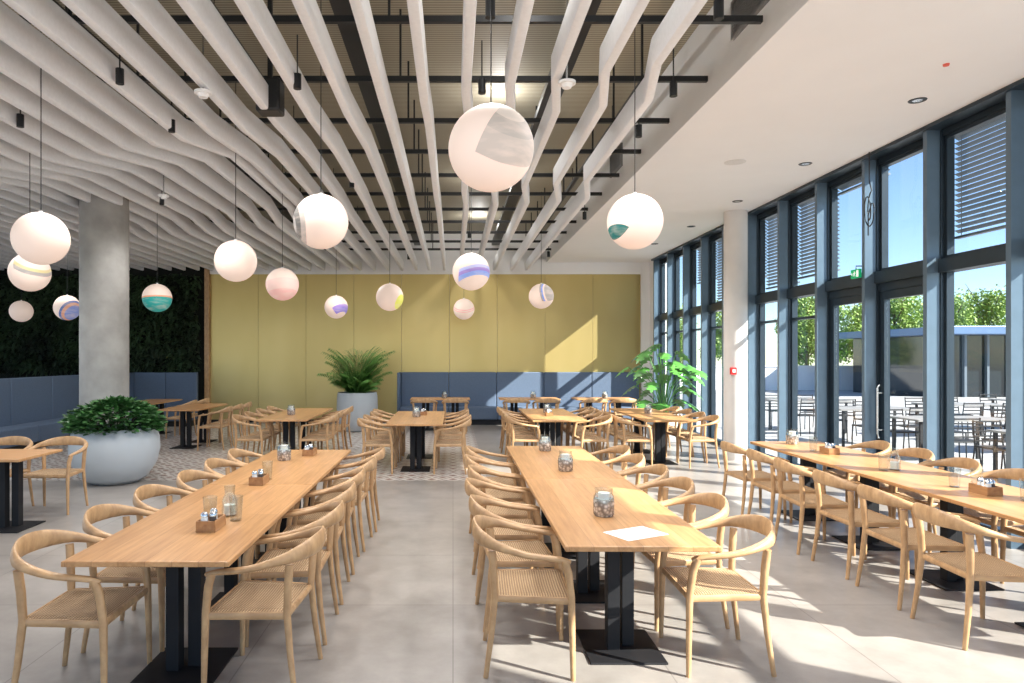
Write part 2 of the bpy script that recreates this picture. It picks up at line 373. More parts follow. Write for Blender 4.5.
# exit sign
r=empty('exit_sign',(5.03,8.52,2.72)); r.scale=(.85,.8,.85)
b=MB(); b.box(-.02,-.11,0,.02,.11,.13); b.obj('sign_panel',pm('sign_green',(.0,.35,.12),.4,emit=(0,.5,.2),es=.3),parent=r,bevel=.004,smooth=False)
WS=pm('sign_white',(.9,.9,.9),.4,emit=(1,1,1),es=.4)
b=MB()
def sc8(p): return (p[0],p[1]*.72,p[2]*.8)
b.box(-.024,-.10,.015,-.021,-.05,.112)
for pts,rd in (([(-.023,.0,.125),(-.023,.0,.130)],.010),([(-.023,0,.11),(-.023,.015,.07)],.008),([(-.023,.015,.07),(-.023,-.02,.05),(-.023,-.015,.025)],.005),([(-.023,.015,.07),(-.023,.04,.045),(-.023,.06,.05)],.005),
    ([(-.023,0,.105),(-.023,-.035,.09)],.004),([(-.023,0,.105),(-.023,.035,.085)],.004),([(-.023,.13,.08),(-.023,.085,.08)],.005),([(-.023,.105,.1),(-.023,.085,.08),(-.023,.105,.06)],.005)):
    b.tube([sc8(p) for p in pts],rd,6)
b.obj('pictogram',WS,parent=r)
b=MB(); b.tube([(0,0,.13),(.0,0,.18),(.18,0,.18)],.008,6); b.obj('bracket',BLACK,parent=r)
tag(r,'small green running-figure exit sign above the glass door','exit sign')
# hanging cable
b=MB(); pts=[(5.0,8.2,HC)]
pts+=[(5.0,8.2,HC-.05*i) for i in range(1,8)]
for i in range(26): a=i/25*4*PI; pts.append((5.0+.03*math.cos(a*.5),8.2+.06*math.sin(a),HC-.62+.16*math.cos(a)-.006*i))
pts+=[(5.0,8.22,HC-.75-.05*i) for i in range(6)]
b.tube(pts,.007,6); tag(b.obj('hanging_cable',BLACK),'loose coiled black cable dangling from the soffit','cable')

# ------------------------------------------------------------------ ceiling baffles
def ramp(x): return max(0,min(1,x))
for i in range(39):
    X0=1.55-.36*i
    if X0<-12.6: break
    ya=5.2+.15*i; yb=ya+3.6
    if i<7: tot=[.34,.32,.24,.16,.09,.03,.0][i]; A,B,T=tot*.5,tot*.5,.8
    elif i<12: A,B,T=.04,-.02,1.2
    else: A,B,T=.22,-.06,.9
    zz=.08 if i>9 else .03
    ys=sorted([1.5,ya-.01,ya+.01,ya+T-.01,ya+T+.01,yb-.01,yb+.01,yb+T-.01,yb+T+.01,17.6])
    pts=[(X0+A*ramp((y-ya)/T)+B*ramp((y-yb)/T),y,4.07+zz*ramp((y-ya)/T)-zz*ramp((y-yb)/T)) for y in ys]
    b=MB(); b.blade(pts,.040,.115)
    o=b.obj('ceiling_baffle',BAFF,ang=24)
    tag(o,'long white acoustic baffle with stepped bends under the ceiling','ceiling baffle','white acoustic ceiling baffles')
for j in range(12):
    y=4.2+1.15*j
    b=MB(); b.box(-12.8,y-.022,4.36,2.42,y+.022,4.41)
    for x in (-11,-8,-5.5,-3,-.5,1.8): b.box(x-.01,y-.01,4.41,x+.01,y+.01,HD)
    tag(b.obj('ceiling_rail',BLACK,smooth=False),'black steel support rail above the white baffles','ceiling rail','black ceiling rails')
for j,x in enumerate((-9.2,-6.1,-3.4,-.9,1.1)):
    b=MB(); b.box(x-.1,2,4.62,x+.1,17.7,4.70); 
    for y in range(3,18,3): b.box(x-.01,y,4.70,x+.01,y+.02,HD)
    tag(b.obj('cable_tray',BLACK,smooth=False),'long black cable tray under the metal deck','cable tray','black cable trays')
for x in (-2.1,2.1):
    b=MB(); b.tube([(x,1.5,4.78),(x,17.8,4.78)],.04,12)
    for y in range(3,18,3): b.tube([(x,y,4.8),(x,y,HD)],.006,6)
    tag(b.obj('service_pipe',BLACK),'black round service pipe below the metal deck','pipe','black service pipes')
# spotlights
lights=[]
r=empty('track_spotlight',(-2.67,5.47,3.93))
b=MB(); b.lathe([(0,0),(.026,0),(.026,.01),(.030,.0),(.032,.0),(.032,.12),(0,.12)],20); b.obj('lamp_body',BLACK,parent=r)
b=MB(); b.tube([(0,0,.12),(0,0,.44)],.006,6); b.obj('stem',BLACK,parent=r)
tag(r,'small black cylindrical spotlight hanging between the baffles','spotlight','black ceiling spotlights')
sp=[(-2.67,5.47),(-4.12,6.5),(-2.74,6.65),(-1.31,8.83),(-1.27,5.57),(1.72,4.42),(1.85,5.73),(.24,5.67),(1.85,6.8),(.24,4.4),(-2.2,13),(2.1,10.9),(-4.2,9.85),(-5.9,8.2),(-7.2,12.5),(.3,8.9),(.3,12.6),(-1.0,15.4),(2.1,15.0),(-4.6,15)]
for x,y in sp[1:]: clone(r,(x,y,3.93))
for x,y in sp: lights.append((x,y,3.90))
r=empty('loudspeaker',(-1.66,6.2,3.95))
b=MB(); b.box(-.11,-.1,0,.11,.1,.3); b.obj('speaker_box',BLACK,parent=r,bevel=.02)
b=MB(); b.box(-.02,-.02,.3,.02,.02,HD-3.95); b.obj('bracket',BLACK,parent=r)
tag(r,'black box loudspeaker mounted among the white baffles','speaker')
for x,y in ((.9,5.4),(-2.05,5.6),(-3.9,9.2)):
    r=empty('smoke_detector',(x,y,3.9)); b=MB(); b.lathe([(0,-.03),(.035,-.03),(.045,0),(.07,.0),(.07,.02),(0,.02)],24); b.obj('sensor_body',WHITE,parent=r)
    b=MB(); b.tube([(0,0,.02),(0,0,HD-3.9)],.008,6); b.obj('drop_rod',CHROME,parent=r)
    tag(r,'white round detector on a thin steel drop rod','smoke detector','ceiling detectors')

# ------------------------------------------------------------------ pendants
CR=(.76,.60,.515)
G1=(.36,.32,.30);TE=(.02,.30,.27);GRN=(.01,.13,.12);PU=(.32,.22,.56);BLU=(.18,.28,.66);YE=(.68,.70,.12);PK=(.74,.36,.34)
gl=[(.216,3.88,2.93,(.35,-.5,.75),[(.52,(.47,.39,.34)),(.80,(.40,.34,.30)),(.93,(.54,.46,.40))],'cream globe with broad grey brushed collage wedge',.97,(.9,-.2,-.45),-.01),
(1.625,6.1,2.95,(-.55,-.25,-.9),[(.84,GRN)],'white globe with a dark green wedge',.98,(-.9,-.2,.4),.10),
(-1.18,6.1,2.95,(-.95,-.25,-.1),[(.80,(.40,.34,.30)),(.88,(.12,.11,.10)),(.95,G1)],'peach globe with a dark grey painted edge',.97),
(-3.44,5.7,2.73,(0,0,-1),[(1,G1)],'plain warm white globe',.87),
(-4.81,7.76,2.70,(.4,-.2,.9),[(.58,G1),(.66,(.6,.5,.25)),(.72,None)],'cream globe with beige bands',.86,(1,0,.2),-.05),
(-2.47,7.76,2.83,(0,0,-1),[(1,PK)],'plain peach white globe',.94),
(-2.50,10.0,2.80,(.1,-.2,-1),[(.45,(.76,.52,.46)),(.75,(.74,.42,.38))],'peach globe with pink underside',.95),
(.24,9.0,2.86,(.2,-.3,-1),[(.52,(.40,.44,.72)),(.60,PU),(.68,(.25,.35,.72)),(.78,None)],'white globe with blue violet bands',.98,(1,-.3,-.2),-.10),
(-1.13,12.2,2.80,(.8,-.3,-.4),[(.9,YE)],'cream globe with yellow green edge',.98),
(-2.43,14.2,2.77,(.5,-.4,-.9),[(.68,PU),(.8,(.25,.2,.55)),(.92,None)],'peach globe with purple patch',.96,(.6,0,.4),-.06),
(.26,16.3,2.87,(0,-.4,.8),[(.53,PK),(.57,None),(.62,PK),(.66,None)],'cream globe with coral stripes',1),
(1.77,13.7,2.95,(.8,-.4,.2),[(.62,G1),(.68,BLU),(.74,None),(.8,G1)],'white globe with grey blue strokes',1,(0,-.3,1),-.05),
(-4.94,11.4,2.72,(.05,-.05,-1),[(.47,(.7,.3,.16)),(.52,TE)],'cream globe with teal lower half',.94),
(-7.12,12.6,2.64,(.7,-.3,-.5),[(.68,(.1,.15,.35)),(.76,(.6,.3,.2)),(.84,(.2,.25,.5))],'cream globe with navy strokes',.92),
(-9.36,14.8,2.72,(0,0,-1),[(1,PK)],'plain peach globe',.92)]
sph=[(.25*math.sin(PI*k/24),-.25*math.cos(PI*k/24)) for k in range(25)]
for i,g in enumerate(gl):
    x,y,z,d,st,lab,sc=g[:7]; d2,t2=(g[7],g[8]) if len(g)>7 else (None,0)
    r=empty('pendant_lamp',(x,y,z))
    b=MB(); b.lathe([(a*sc,c*sc) for a,c in sph],40); b.obj('lamp_shade',globem('painted_globe_%d'%i,d,st,CR,.42,d2,t2),parent=r,ang=80)
    b=MB(); b.tube([(0,0,.25*sc),(0,0,HD-z)],.004,6); b.obj('cord',BLACK,parent=r)
    b=MB(); b.lathe([(0,.245*sc),(.016,.247*sc),(.014,.265*sc),(0,.268*sc)],16); b.obj('cap',WHITE,parent=r)
    tag(r,lab+' on a thin cord','pendant lamp','painted globe pendants')

# ------------------------------------------------------------------ chair
def make_chair(loc,rz):
    r=empty('dining_chair',loc,rz)
    def leg(p):
        b=MB(); n=len(p); b.tube(p,[(.0135+.0085*min(1,i/(n-1)*1.6)) for i in range(n)],10,up=(0,1,0)); b.obj('leg',OAK,parent=r,ang=60)
    for s in (-1,1):
        leg([(s*.262,.215,0),(s*.258,.212,.22),(s*.255,.207,.44),(s*.262,.19,.58),(s*.272,.168,.650)])
        leg([(s*.245,-.255,0),(s*.232,-.225,.22),(s*.222,-.205,.44),(s*.228,-.212,.58),(s*.236,-.222,.69)])
    P=[(.268,.20,.640),(.275,.15,.655),(.285,.06,.666),(.292,-.03,.680),(.285,-.12,.702),(.255,-.205,.724),(.20,-.262,.739),(.13,-.298,.749),(.065,-.314,.754),(0,-.32,.756)]
    R=[(.013,.011),(.020,.015),(.026,.016),(.028,.017),(.026,.020),(.022,.029),(.019,.041),(.016,.050),(.015,.054),(.015,.055)]
    pts=[(x,y,z) for x,y,z in P]+[(-x,y,z) for x,y,z in P[-2::-1]]
    rr=R+R[-2::-1]
    Q=[];RQ=[]
    for i in range(len(pts)-1):
        p0,p1,p2,p3=[Vector(pts[max(0,min(len(pts)-1,i+k))]) for k in (-1,0,1,2)]
        for t in (0,.5):
            Q.append(.5*((2*p1)+(-p0+p2)*t+(2*p0-5*p1+4*p2-p3)*t*t+(-p0+3*p1-3*p2+p3)*t**3)); RQ.append(tuple(rr[i][k]*(1-t)+rr[i+1][k]*t for k in (0,1)))
    Q.append(Vector(pts[-1])); RQ.append(rr[-1])
    b=MB(); b.tube(Q,RQ,12); b.obj('backrest',OAK,parent=r,ang=60)
    b=MB()
    f=[(-.255,.207),(.255,.207),(.222,-.205),(-.222,-.205)]
    for i in range(4):
        a,c=f[i],f[(i+1)%4]; z=.425
        b.tube([(a[0],a[1],z),((a[0]+c[0])/2,(a[1]+c[1])/2,z-.0),(c[0],c[1],z)],(.011,.02),8)
    b.obj('seat_frame',OAK,parent=r,ang=60)
    b=MB(); n=10; vs=[];fs=[]
    for layer in (0,1):
        for j in range(n+1):
            for i in range(n+1):
                v=j/n; u=i/n; hw=.248*v+.218*(1-v); x=(-1+2*u)*hw; y=-.208+.418*v
                dish=.022*math.sin(PI*u)**.7*math.sin(PI*v)**.5 if 0<u<1 and 0<v<1 else 0
                edge=.012 if (i in(0,n) or j in (0,n)) else 0
                z=.452-dish-edge if layer==0 else .412+dish*.2+edge
                vs.append((x,y,z))
    m=(n+1)**2
    for j in range(n):
        for i in range(n):
            a=j*(n+1)+i; fs.append((a,a+1,a+n+2,a+n+1)); fs.append((m+a+n+1,m+a+n+2,m+a+1,m+a))
    rim=[i for i in range(n+1)]+[j*(n+1)+n for j in range(1,n+1)]+[n*(n+1)+i for i in range(n-1,-1,-1)]+[j*(n+1) for j in range(n-1,0,-1)]
    for i in range(len(rim)): a,c=rim[i],rim[(i+1)%len(rim)]; fs.append((a,m+a,m+c,c))
    b.add(vs,fs); b.obj('seat',CORD,parent=r,ang=70)
    return r
rnd=random.Random(3)
proto=None
def chair(x,y,facing,label,group,jit=4):
    global proto
    rz={'+X':-PI/2,'-X':PI/2,'+Y':0,'-Y':PI}[facing]+math.radians(rnd.uniform(-jit,jit))
    x+=rnd.uniform(-.02,.02)
    if proto is None:
        proto=make_chair((x,y,0),rz); tag(proto,label,'chair',group); return proto
    return clone(proto,(x,y,0),rz,label,group)
LB='oak armchair with woven cord seat '
for i in range(6):
    chair(.44,3.95+.64*i,'+X',LB+'at table with candle jars','chairs at the middle long table')
    chair(1.50,3.98+.64*i,'-X',LB+'at table with candle jars','chairs at the middle long table')
    chair(-1.92,3.62+.66*i,'+X',LB+'at table with caddies','chairs at the long table by the planter')
    chair(-1.05,3.72+.66*i,'-X',LB+'at table with caddies','chairs at the long table by the planter')
    chair(3.32,4.30+.65*i,'+X',LB+'at the window table','chairs at the window table')
for i in range(5): chair(4.46,5.0+.65*i,'-X',LB+'beside the glass facade','chairs at the window table')
for (xa,xb,ys) in ((-3.1,-2.3,(11.0,11.65,12.3,12.9)),(-1.0,-.15,(10.35,11.0,11.65,12.2)),(1.24,2.1,(10.9,11.5,12.1,12.7)),(3.0,3.8,(10.9,11.55,12.2,12.8))):
    for y in ys:
        chair(xa-.1,y,'+X',LB+'at a mid-room table','chairs at the mid-room tables')
        chair(xb+.1,y,'-X',LB+'at a mid-room table','chairs at the mid-room tables')
for x in (-.65,.05,1.45,2.15,3.2,3.9): chair(x,15.62,'+Y',LB+'facing the blue banquette','chairs at the banquette tables')
for x in (-4.5,-5.15): chair(x,7.72,'-Y',LB+'by the concrete column','chairs by the concrete column')
for y in (12.9,13.5,14.1): chair(-4.5,y,'-X',LB+'near the corner banquette','chairs at the corner banquette')
for y in (11.2,11.9): chair(-5.85,y+3.5,'-X',LB+'near the corner banquette','chairs at the corner banquette')

# ------------------------------------------------------------------ tables
def table(x0,x1,y0,y1,peds,label,along='y'):
    cx,cy=(x0+x1)/2,(y0+y1)/2; r=empty('dining_table',(cx,cy,0)); hx,hy=(x1-x0)/2,(y1-y0)/2
    b=MB(); b.box(-hx,-hy,.722,hx,hy,.75); b.obj('tabletop',OAKT if along=='y' else OAKX,parent=r,bevel=.005,smooth=False)
    for p in peds:
        b=MB(); dx,dy=(0,p) if along=='y' else (p,0)
        b.box(dx-.22,dy-.24,0,dx+.22,dy+.24,.012); b.box(dx-.22,dy-.20,.70,dx+.22,dy+.20,.722)
        for s in (-1,1): b.box(dx+s*.05-.036,dy+s*.03-.04,.012,dx+s*.05+.036,dy+s*.03+.04,.70)
        b.obj('pedestal',PED,parent=r,bevel=.003,smooth=False)
    tag(r,label,'table'); return r
TL='oak dining table on black pedestals '
for a,c in ((3.58,5.59),(5.593,7.6)): table(.59,1.41,a,c,(-.48,.48),'oak table holding patterned candle jars, black pedestals')
for a,c in ((3.32,5.31),(5.313,7.3)): table(-1.91,-1.09,a,c,(-.48,.48),'oak table with wooden condiment caddies, black pedestals')
for a,c in ((3.7,5.85),(5.853,8.0)): table(3.48,4.3,a,c,(-.55,.55),'oak table beside the window facade, black pedestals')
for (xa,xb,ya,yb) in ((-3.1,-2.3,10.7,13.1),(-1.0,-.15,10.0,12.4),(1.24,2.1,10.6,13.0),(3.0,3.8,10.6,13.1)): table(xa,xb,ya,yb,(-.65,.65),TL+'in the mid-room')
for x in (-.3,1.8,3.56): table(x-.7,x+.7,15.85,16.6,(-.35,.35),TL+'before the blue banquette','x')
table(-5.5,-4.2,6.6,7.35,(-.42,.33),TL+'near the concrete column','x')
table(-5.5,-4.75,12.7,14.4,(-.45,.45),TL+'at the corner banquette')
table(-7.05,-6.3,14.2,15.9,(-.45,.45),TL+'at the corner banquette')

# ------------------------------------------------------------------ tabletop items
def jarm():
    m,nt,b,N,L=base('patterned_jar')
    tc=N.new('ShaderNodeTexCoord'); v=N.new('ShaderNodeTexVoronoi'); v.inputs['Scale'].default_value=50; L.new(tc.outputs['Object'],v.inputs[0])
    r=N.new('ShaderNodeValToRGB'); r.color_ramp.elements[0].position=.15; r.color_ramp.elements[1].position=.7
    r.color_ramp.elements[0].color=(.72,.70,.66,1); r.color_ramp.elements[1].color=(.24,.22,.20,1)
    L.new(v.outputs['Distance'],r.inputs[0]); L.new(r.outputs[0],b.inputs['Base Color']); b.inputs['Metallic'].default_value=.5; b.inputs['Roughness'].default_value=.2
    bp=N.new('ShaderNodeBump'); bp.inputs['Strength'].default_value=.5; bp.inputs['Distance'].default_value=.003; L.new(v.outputs['Distance'],bp.inputs['Height']); L.new(bp.outputs[0],b.inputs['Normal'])
    return m
JAR=jarm()
ZT=.75
def jar(x,y,first=[None]):
    if first[0] is None:
        r=empty('candle_jar',(x,y,ZT))
        b=MB(); b.lathe([(0,0),(.055,0),(.064,.012),(.066,.09),(.064,.105),(.0,.105)],28); b.obj('jar_body',JAR,parent=r)
        b=MB(); b.lathe([(.064,.105),(.063,.125),(.054,.14),(.056,.170),(.052,.170),(.050,.14),(.059,.123),(.060,.105)],28); b.obj('glass_neck',GLASSJ,parent=r)
        b=MB(); b.lathe([(0,.105),(.035,.105),(.035,.145),(0,.145)],20); b.obj('candle',WAX,parent=r)
        tag(r,'silver patterned glass candle jar on an oak table','candle jar','silver candle jars'); first[0]=r
    else: clone(first[0],(x,y,ZT),rnd.random()*6)
for x,y in ((.945,4.28),(.98,5.95),(.97,7.2),(-1.62,6.55),(3.85,7.75),(-2.75,11.6),(-.6,11.2),(1.65,12.0),(3.4,11.9),(-.2,16.2),(1.9,16.2),(3.6,16.2)): jar(x,y)
def shaker(x,y,c,z=ZT+.012,first={}):
    if c not in first:
        r=empty('shaker',(x,y,z)); b=MB(); b.lathe([(0,0),(.02,0),(.022,.01),(.019,.07),(0,.07)],16); b.obj('glass_body',c,parent=r)
        b=MB(); b.lathe([(0,.07),(.021,.07),(.021,.085),(.012,.097),(0,.098)],16); b.obj('cap',CHROME,parent=r)
        tag(r,'small condiment shaker with a steel cap in a caddy','shaker','condiment shakers'); first[c]=r
    else: clone(first[c],(x,y,z),0)
SALT=pm('salt',(.85,.85,.82),.4); PEPPER=pm('pepper',(.08,.06,.05),.5)
cfirst=[None]
def caddy(x,y):
    if cfirst[0] is None:
        r=empty('condiment_caddy',(x,y,ZT))
        b=MB(); b.box(-.055,-.09,0,.055,.09,.01); b.box(-.055,-.09,.01,-.047,.09,.065);b.box(.047,-.09,.01,.055,.09,.065);b.box(-.047,-.09,.01,.047,-.082,.065);b.box(-.047,.082,.01,.047,.09,.065)
        b.box(-.047,-.004,.01,.047,.004,.05)
        b.obj('caddy_box',DARKW,parent=r,bevel=.002,smooth=False); tag(r,'small brown wooden condiment caddy on an oak table','caddy','wooden condiment caddies'); cfirst[0]=r
    else: clone(cfirst[0],(x,y,ZT),0)
    shaker(x-.02,y-.05,SALT); shaker(x+.022,y-.03,PEPPER); shaker(x,y+.045,SALT)
for x,y in ((-1.40,3.95),(-1.52,5.35),(-1.45,6.9),(3.86,4.95),(3.86,7.0),(-.5,11.6),(1.6,11.4)): caddy(x,y)
gf=[None]
def tumbler(x,y,h=.15):
    if gf[0] is None:
        r=empty('drinking_glass',(x,y,ZT)); b=MB(); b.lathe([(0,0),(.034,0),(.042,.15),(.040,.15),(.031,.008),(0,.008)],24); b.obj('glass_bowl',GLASSJ,parent=r)
        tag(r,'clear drinking glass on an oak table','glass','drinking glasses'); gf[0]=r
    else: clone(gf[0],(x,y,ZT),0)
for x,y in ((-1.47,4.13),(-1.32,4.15),(-1.50,5.52),(3.95,5.15),(3.82,5.2),(3.95,4.7),(3.75,5.95),(3.8,7.2)): tumbler(x,y)
for x,y in ((3.88,6.0),(4.05,4.55),(-1.40,4.28)):
    r=empty('candle_holder',(x,y,ZT)); b=MB(); b.lathe([(0,0),(.045,0),(.05,.02),(.045,.1),(.03,.14),(.034,.19),(.031,.19),(.027,.14),(.042,.1),(.045,.02),(0,.008)],24); b.obj('glass_body',GLASSJ,parent=r)
    b=MB(); b.cyl(0,0,.009,.07,.035,n=20); b.obj('candle',WAX,parent=r)
    tag(r,'clear glass candle holder with a pale candle','candle holder','glass candle holders')
m,nt,bb,N,L=base('printed_paper')
tc=N.new('ShaderNodeTexCoord'); br=N.new('ShaderNodeTexBrick'); br.inputs['Scale'].default_value=1; br.inputs['Brick Width'].default_value=.05; br.inputs['Row Height'].default_value=.02; br.inputs['Mortar Size'].default_value=.008
br.inputs['Color1'].default_value=(.66,.66,.72,1); br.inputs['Color2'].default_value=(.84,.84,.88,1); br.inputs['Mortar'].default_value=(.88,.88,.91,1); L.new(tc.outputs['Object'],br.inputs[0]); L.new(br.outputs[0],bb.inputs['Base Color'])
b=MB(); b.box(-.105,-.148,0,.105,.148,.001); o=b.obj('paper_sheet',m,loc=(1.03,3.85,ZT),smooth=False); o.rotation_euler=(0,0,math.radians(-62))
tag(o,'white printed paper sheet lying on the oak table','paper')

# ------------------------------------------------------------------ banquettes
def bench(name,L,loc,rz,label,npan):
    r=empty(name,loc,rz)
    b=MB(); b.box(0,-.58,0,L,-.02,.14); b.obj('plinth',BLACK,parent=r,smooth=False)
    n=npan; w=L/n
    for i in range(n):
        b=MB(); b.box(i*w+.004,-.66,.14,(i+1)*w-.004,-.14,.45); b.obj('seat_cushion',BLUE,parent=r,bevel=.02)
        b=MB(); b.box(i*w+.004,-.14,.14,(i+1)*w-.004,0,1.33); b.obj('back_panel',BLUE,parent=r,bevel=.02)
    b=MB(); b.box(-.07,-.60,0,-.002,0,1.33); b.obj('end_panel',BLUE,parent=r,bevel=.015)
    tag(r,label,'banquette'); return r
bench('banquette',6.2,(-1.35,17.9,0),0,'blue upholstered banquette along the gold wall',5)
bench('banquette',1.6,(-8.12,17.5,0),0,'blue upholstered banquette below the living wall',2)
bench('banquette',6.6,(-8.45,10.2,0),PI/2,'long blue upholstered banquette with its side turned to the room',5)

# ------------------------------------------------------------------ plants
def planter(r,R,H,bowl=True):
    b=MB()
    if bowl: pr=[(0,0),(R*.5,0),(R*.72,H*.10),(R*.92,H*.34),(R,H*.60),(R*.98,H*.82),(R*.9,H),(R*.84,H),(R*.88,H*.86),(0,H*.85)]
    else: pr=[(0,0),(R*.72,0),(R*.84,H*.06),(R*.94,H*.3),(R,H*.6),(R*.98,H*.9),(R*.94,H),(R*.88,H),(R*.88,H*.9),(0,H*.9)]
    b.lathe(pr,44); b.obj('planter',PLANT,parent=r,ang=50)
    b=MB(); b.lathe([(0,H*.86+.0),(R*.80,H*.905),(0,H*.93)],30); b.obj('soil',SOIL,parent=r)
r=empty('potted_shrub',(-4.70,9.5,0)); planter(r,.58,.76)
b=MB(); rr=random.Random(5)
for i in range(26):
    a=rr.uniform(0,2*PI); q=rr.random()**.5*.42
    b.tube([(q*.5*math.cos(a),q*.5*math.sin(a),.66),(q*math.cos(a),q*math.sin(a),.92)],.008,5,m=1)
for i in range(2400):
    a=rr.uniform(0,2*PI); ph=rr.uniform(.0,1)**.8*PI*.58; rad=rr.uniform(.72,1.0)
    p=Vector((.60*math.sin(ph)*math.cos(a)*rad,.60*math.sin(ph)*math.sin(a)*rad,.80+.34*math.cos(ph)*rad))
    if p.z<.70: p.z=.71
    d=Vector((math.cos(a)*(.4+math.sin(ph)),math.sin(a)*(.4+math.sin(ph)),rr.uniform(-.2,.8)))
    b.leaf(p,d,rr.uniform(.08,.13),rr.uniform(.05,.07),0,.15,rr.uniform(-.6,.6))
b.obj('foliage',[GREEN1,SOIL],parent=r,fix=False)
tag(r,'dense dark green shrub in a grey bowl planter by the column','potted plant')
r=empty('potted_palm',(-2.25,16.05,0)); planter(r,.48,.9,False)
b=MB()
for i in range(140):
    a=rr.uniform(0,2*PI); L=rr.uniform(.5,1.4); el=rr.uniform(.8,1.5) if L<1.0 else rr.uniform(1.2,1.54)
    pts=[]; p=Vector((.14*math.cos(a),.14*math.sin(a),.82)); ang=el
    for k in range(13):
        pts.append(p.copy()); p=p+Vector((math.cos(a)*math.cos(ang),math.sin(a)*math.cos(ang),math.sin(ang)))*L/12; ang-=.02+.014*k
    b.tube(pts,[.007-.0004*k for k in range(13)],5)
    for k in range(3,13):
        t=(pts[k]-pts[k-1]).normalized(); sd=t.cross(Vector((0,0,1))).normalized()
        for s in (-1,1):
            for h in (0,.5):
                b.leaf(pts[k-1].lerp(pts[k],h),t*.6+sd*s*.9+Vector((0,0,-.25)),.19*(1-abs(k-7)/12),.022,0,.4,0)
b.obj('foliage',GREEN2,parent=r,fix=False)
tag(r,'feathery green palm in a tall grey planter at the gold wall','potted plant')
r=empty('potted_monstera',(4.3,13.95,0)); planter(r,.36,.6,False)
b=MB()
def mon(b,p,d,L):
    d=Vector(d).normalized(); sd=d.cross(Vector((0,0,1))).normalized(); n=12; vs=[];fs=[]
    for k in range(n+1):
        t=k/n; c=Vector(p)+d*L*t+Vector((0,0,-.45*L*t*t)); w=L*.52*math.sin(PI*min(1,(t*.9+.1))**.75)
        if k%3==1 and 1<k<n: w*=.45
        vs+=[c+sd*w-Vector((0,0,w*.25)),c,c-sd*w-Vector((0,0,w*.25))]
    for k in range(n): a=k*3; fs+=[(a,a+1,a+4,a+3),(a+1,a+2,a+5,a+4)]
    b.add(vs,fs)
for i in range(42):
    a=rr.uniform(0,2*PI); el=rr.uniform(.3,1.45); L=rr.uniform(.55,1.55)
    e=Vector((math.cos(a)*math.cos(el)*L*.8,math.sin(a)*math.cos(el)*L*.5,.55+math.sin(el)*L))
    if e.x>.5: e.x=.5
    b.tube([(0,0,.5),(e.x*.4,e.y*.4,.5+(e.z-.5)*.65),e],.008,5); mon(b,e,(math.cos(a)*.7,math.sin(a)-.3,-.25),rr.uniform(.26,.38))
b.obj('foliage',GREEN3,parent=r,fix=False)
tag(r,'large-leaved green monstera in a grey planter by the glazing','potted plant')

# ------------------------------------------------------------------ exterior
PAVE=pm('pavement',(.42,.415,.41),.85,noise=.08,scale=1.5)
b=MB(); b.box(-60,-60,-.2,120,120,-.15); b.box(5.45,-10,-.15,26,30,-.02); struct(b.obj('terrace_pavement',PAVE,smooth=False))
GRASS=pm('grass',(.15,.26,.06),.95,noise=.3,scale=2)
b=MB(); b.box(10,38.6,-.15,110,110,-.12); tag(b.obj('lawn',GRASS,smooth=False),'green lawn beyond the terrace','lawn',kind='stuff')
b=MB(); b.box(12,38,-.15,60,38.25,1.15); b.box(11.95,37.95,1.15,60.05,38.3,1.22); tag(b.obj('garden_wall',WHITE,smooth=False),'low white garden wall beyond the terrace','wall')
r=empty('pavilion',(20.5,29,-.15))
DG=pm('post_grey',(.12,.15,.18),.5)
b=MB(); b.box(0,-.8,2.8,14,8,3.15); b.obj('roof',pm('pavilion_roof',(.10,.17,.30),.4,.2),parent=r,bevel=.03,smooth=False)
b=MB(); b.box(.6,.4,0,13.4,7,2.8); b.obj('glazed_wall',pm('dark_glazing',(.015,.022,.027),.08,0),parent=r,smooth=False)
for i in range(14):
    x=.5+i*.97
    b=MB(); b.box(x-.05,.25,0,x+.05,.4,2.8); b.obj('post',DG,parent=r,smooth=False)
tag(r,'single-storey glazed pavilion with a flat blue-grey roof','building')
LEAFT=pm('tree_leaf',(.26,.38,.09),.6,noise=.4,scale=.6); BARK=pm('bark',(.12,.09,.06),.9,noise=.3,scale=10)
def tree(loc,sc):
    r=empty('tree',loc); b=MB(); b.tube([(0,0,0),(.05,0,1.2),(0,.05,2.6),(.05,0,4.6)],[.13,.10,.08,.03],8)
    for i in range(9):
        a=i*2.4; z=1.6+i*.3; b.tube([(0,0,z),(math.cos(a)*.7,math.sin(a)*.7,z+.7),(math.cos(a)*1.2,math.sin(a)*1.2,z+1.5)],[.05,.03,.01],6)
    b.obj('trunk',BARK,parent=r)
    b=MB()
    cs=[(math.cos(i*2.4)*rr.uniform(.3,1.4),math.sin(i*2.4)*rr.uniform(.3,1.4),rr.uniform(1.3,4.7),rr.uniform(.65,1.0)) for i in range(22)]
    for i in range(5600):
        c=cs[i%22]; v=Vector((rr.gauss(0,1),rr.gauss(0,1),rr.gauss(0,1))).normalized()*c[3]*rr.uniform(.4,1)
        b.leaf((c[0]+v.x,c[1]+v.y,c[2]+v.z),(rr.uniform(-1,1),rr.uniform(-1,1),rr.uniform(-1,.5)),rr.uniform(.12,.2),.11,0,.2,rr.uniform(-1,1))
    b.obj('foliage',LEAFT,parent=r,fix=False); r.scale=(sc,)*3
    tag(r,'leafy spring-green tree beyond the terrace','tree','garden trees'); return r
T=tree((14,44,-.12),.85)
for k,(x,y,s) in enumerate(((18.4,45,.9),(22.8,44,.9),(27.3,46,1.05),(32.6,45,1.1),(38.2,44,1.15),(43.9,46,1.15),(49.5,44,1.1),(16,53,1.15),(22,54,1.2),(28.5,55,1.35),(35.5,55,1.4),(43,55,1.4),(50.5,54,1.4),(56,46,1.2))):
    clone(T,(x,y,-.12),rr.random()*6,scale=s)
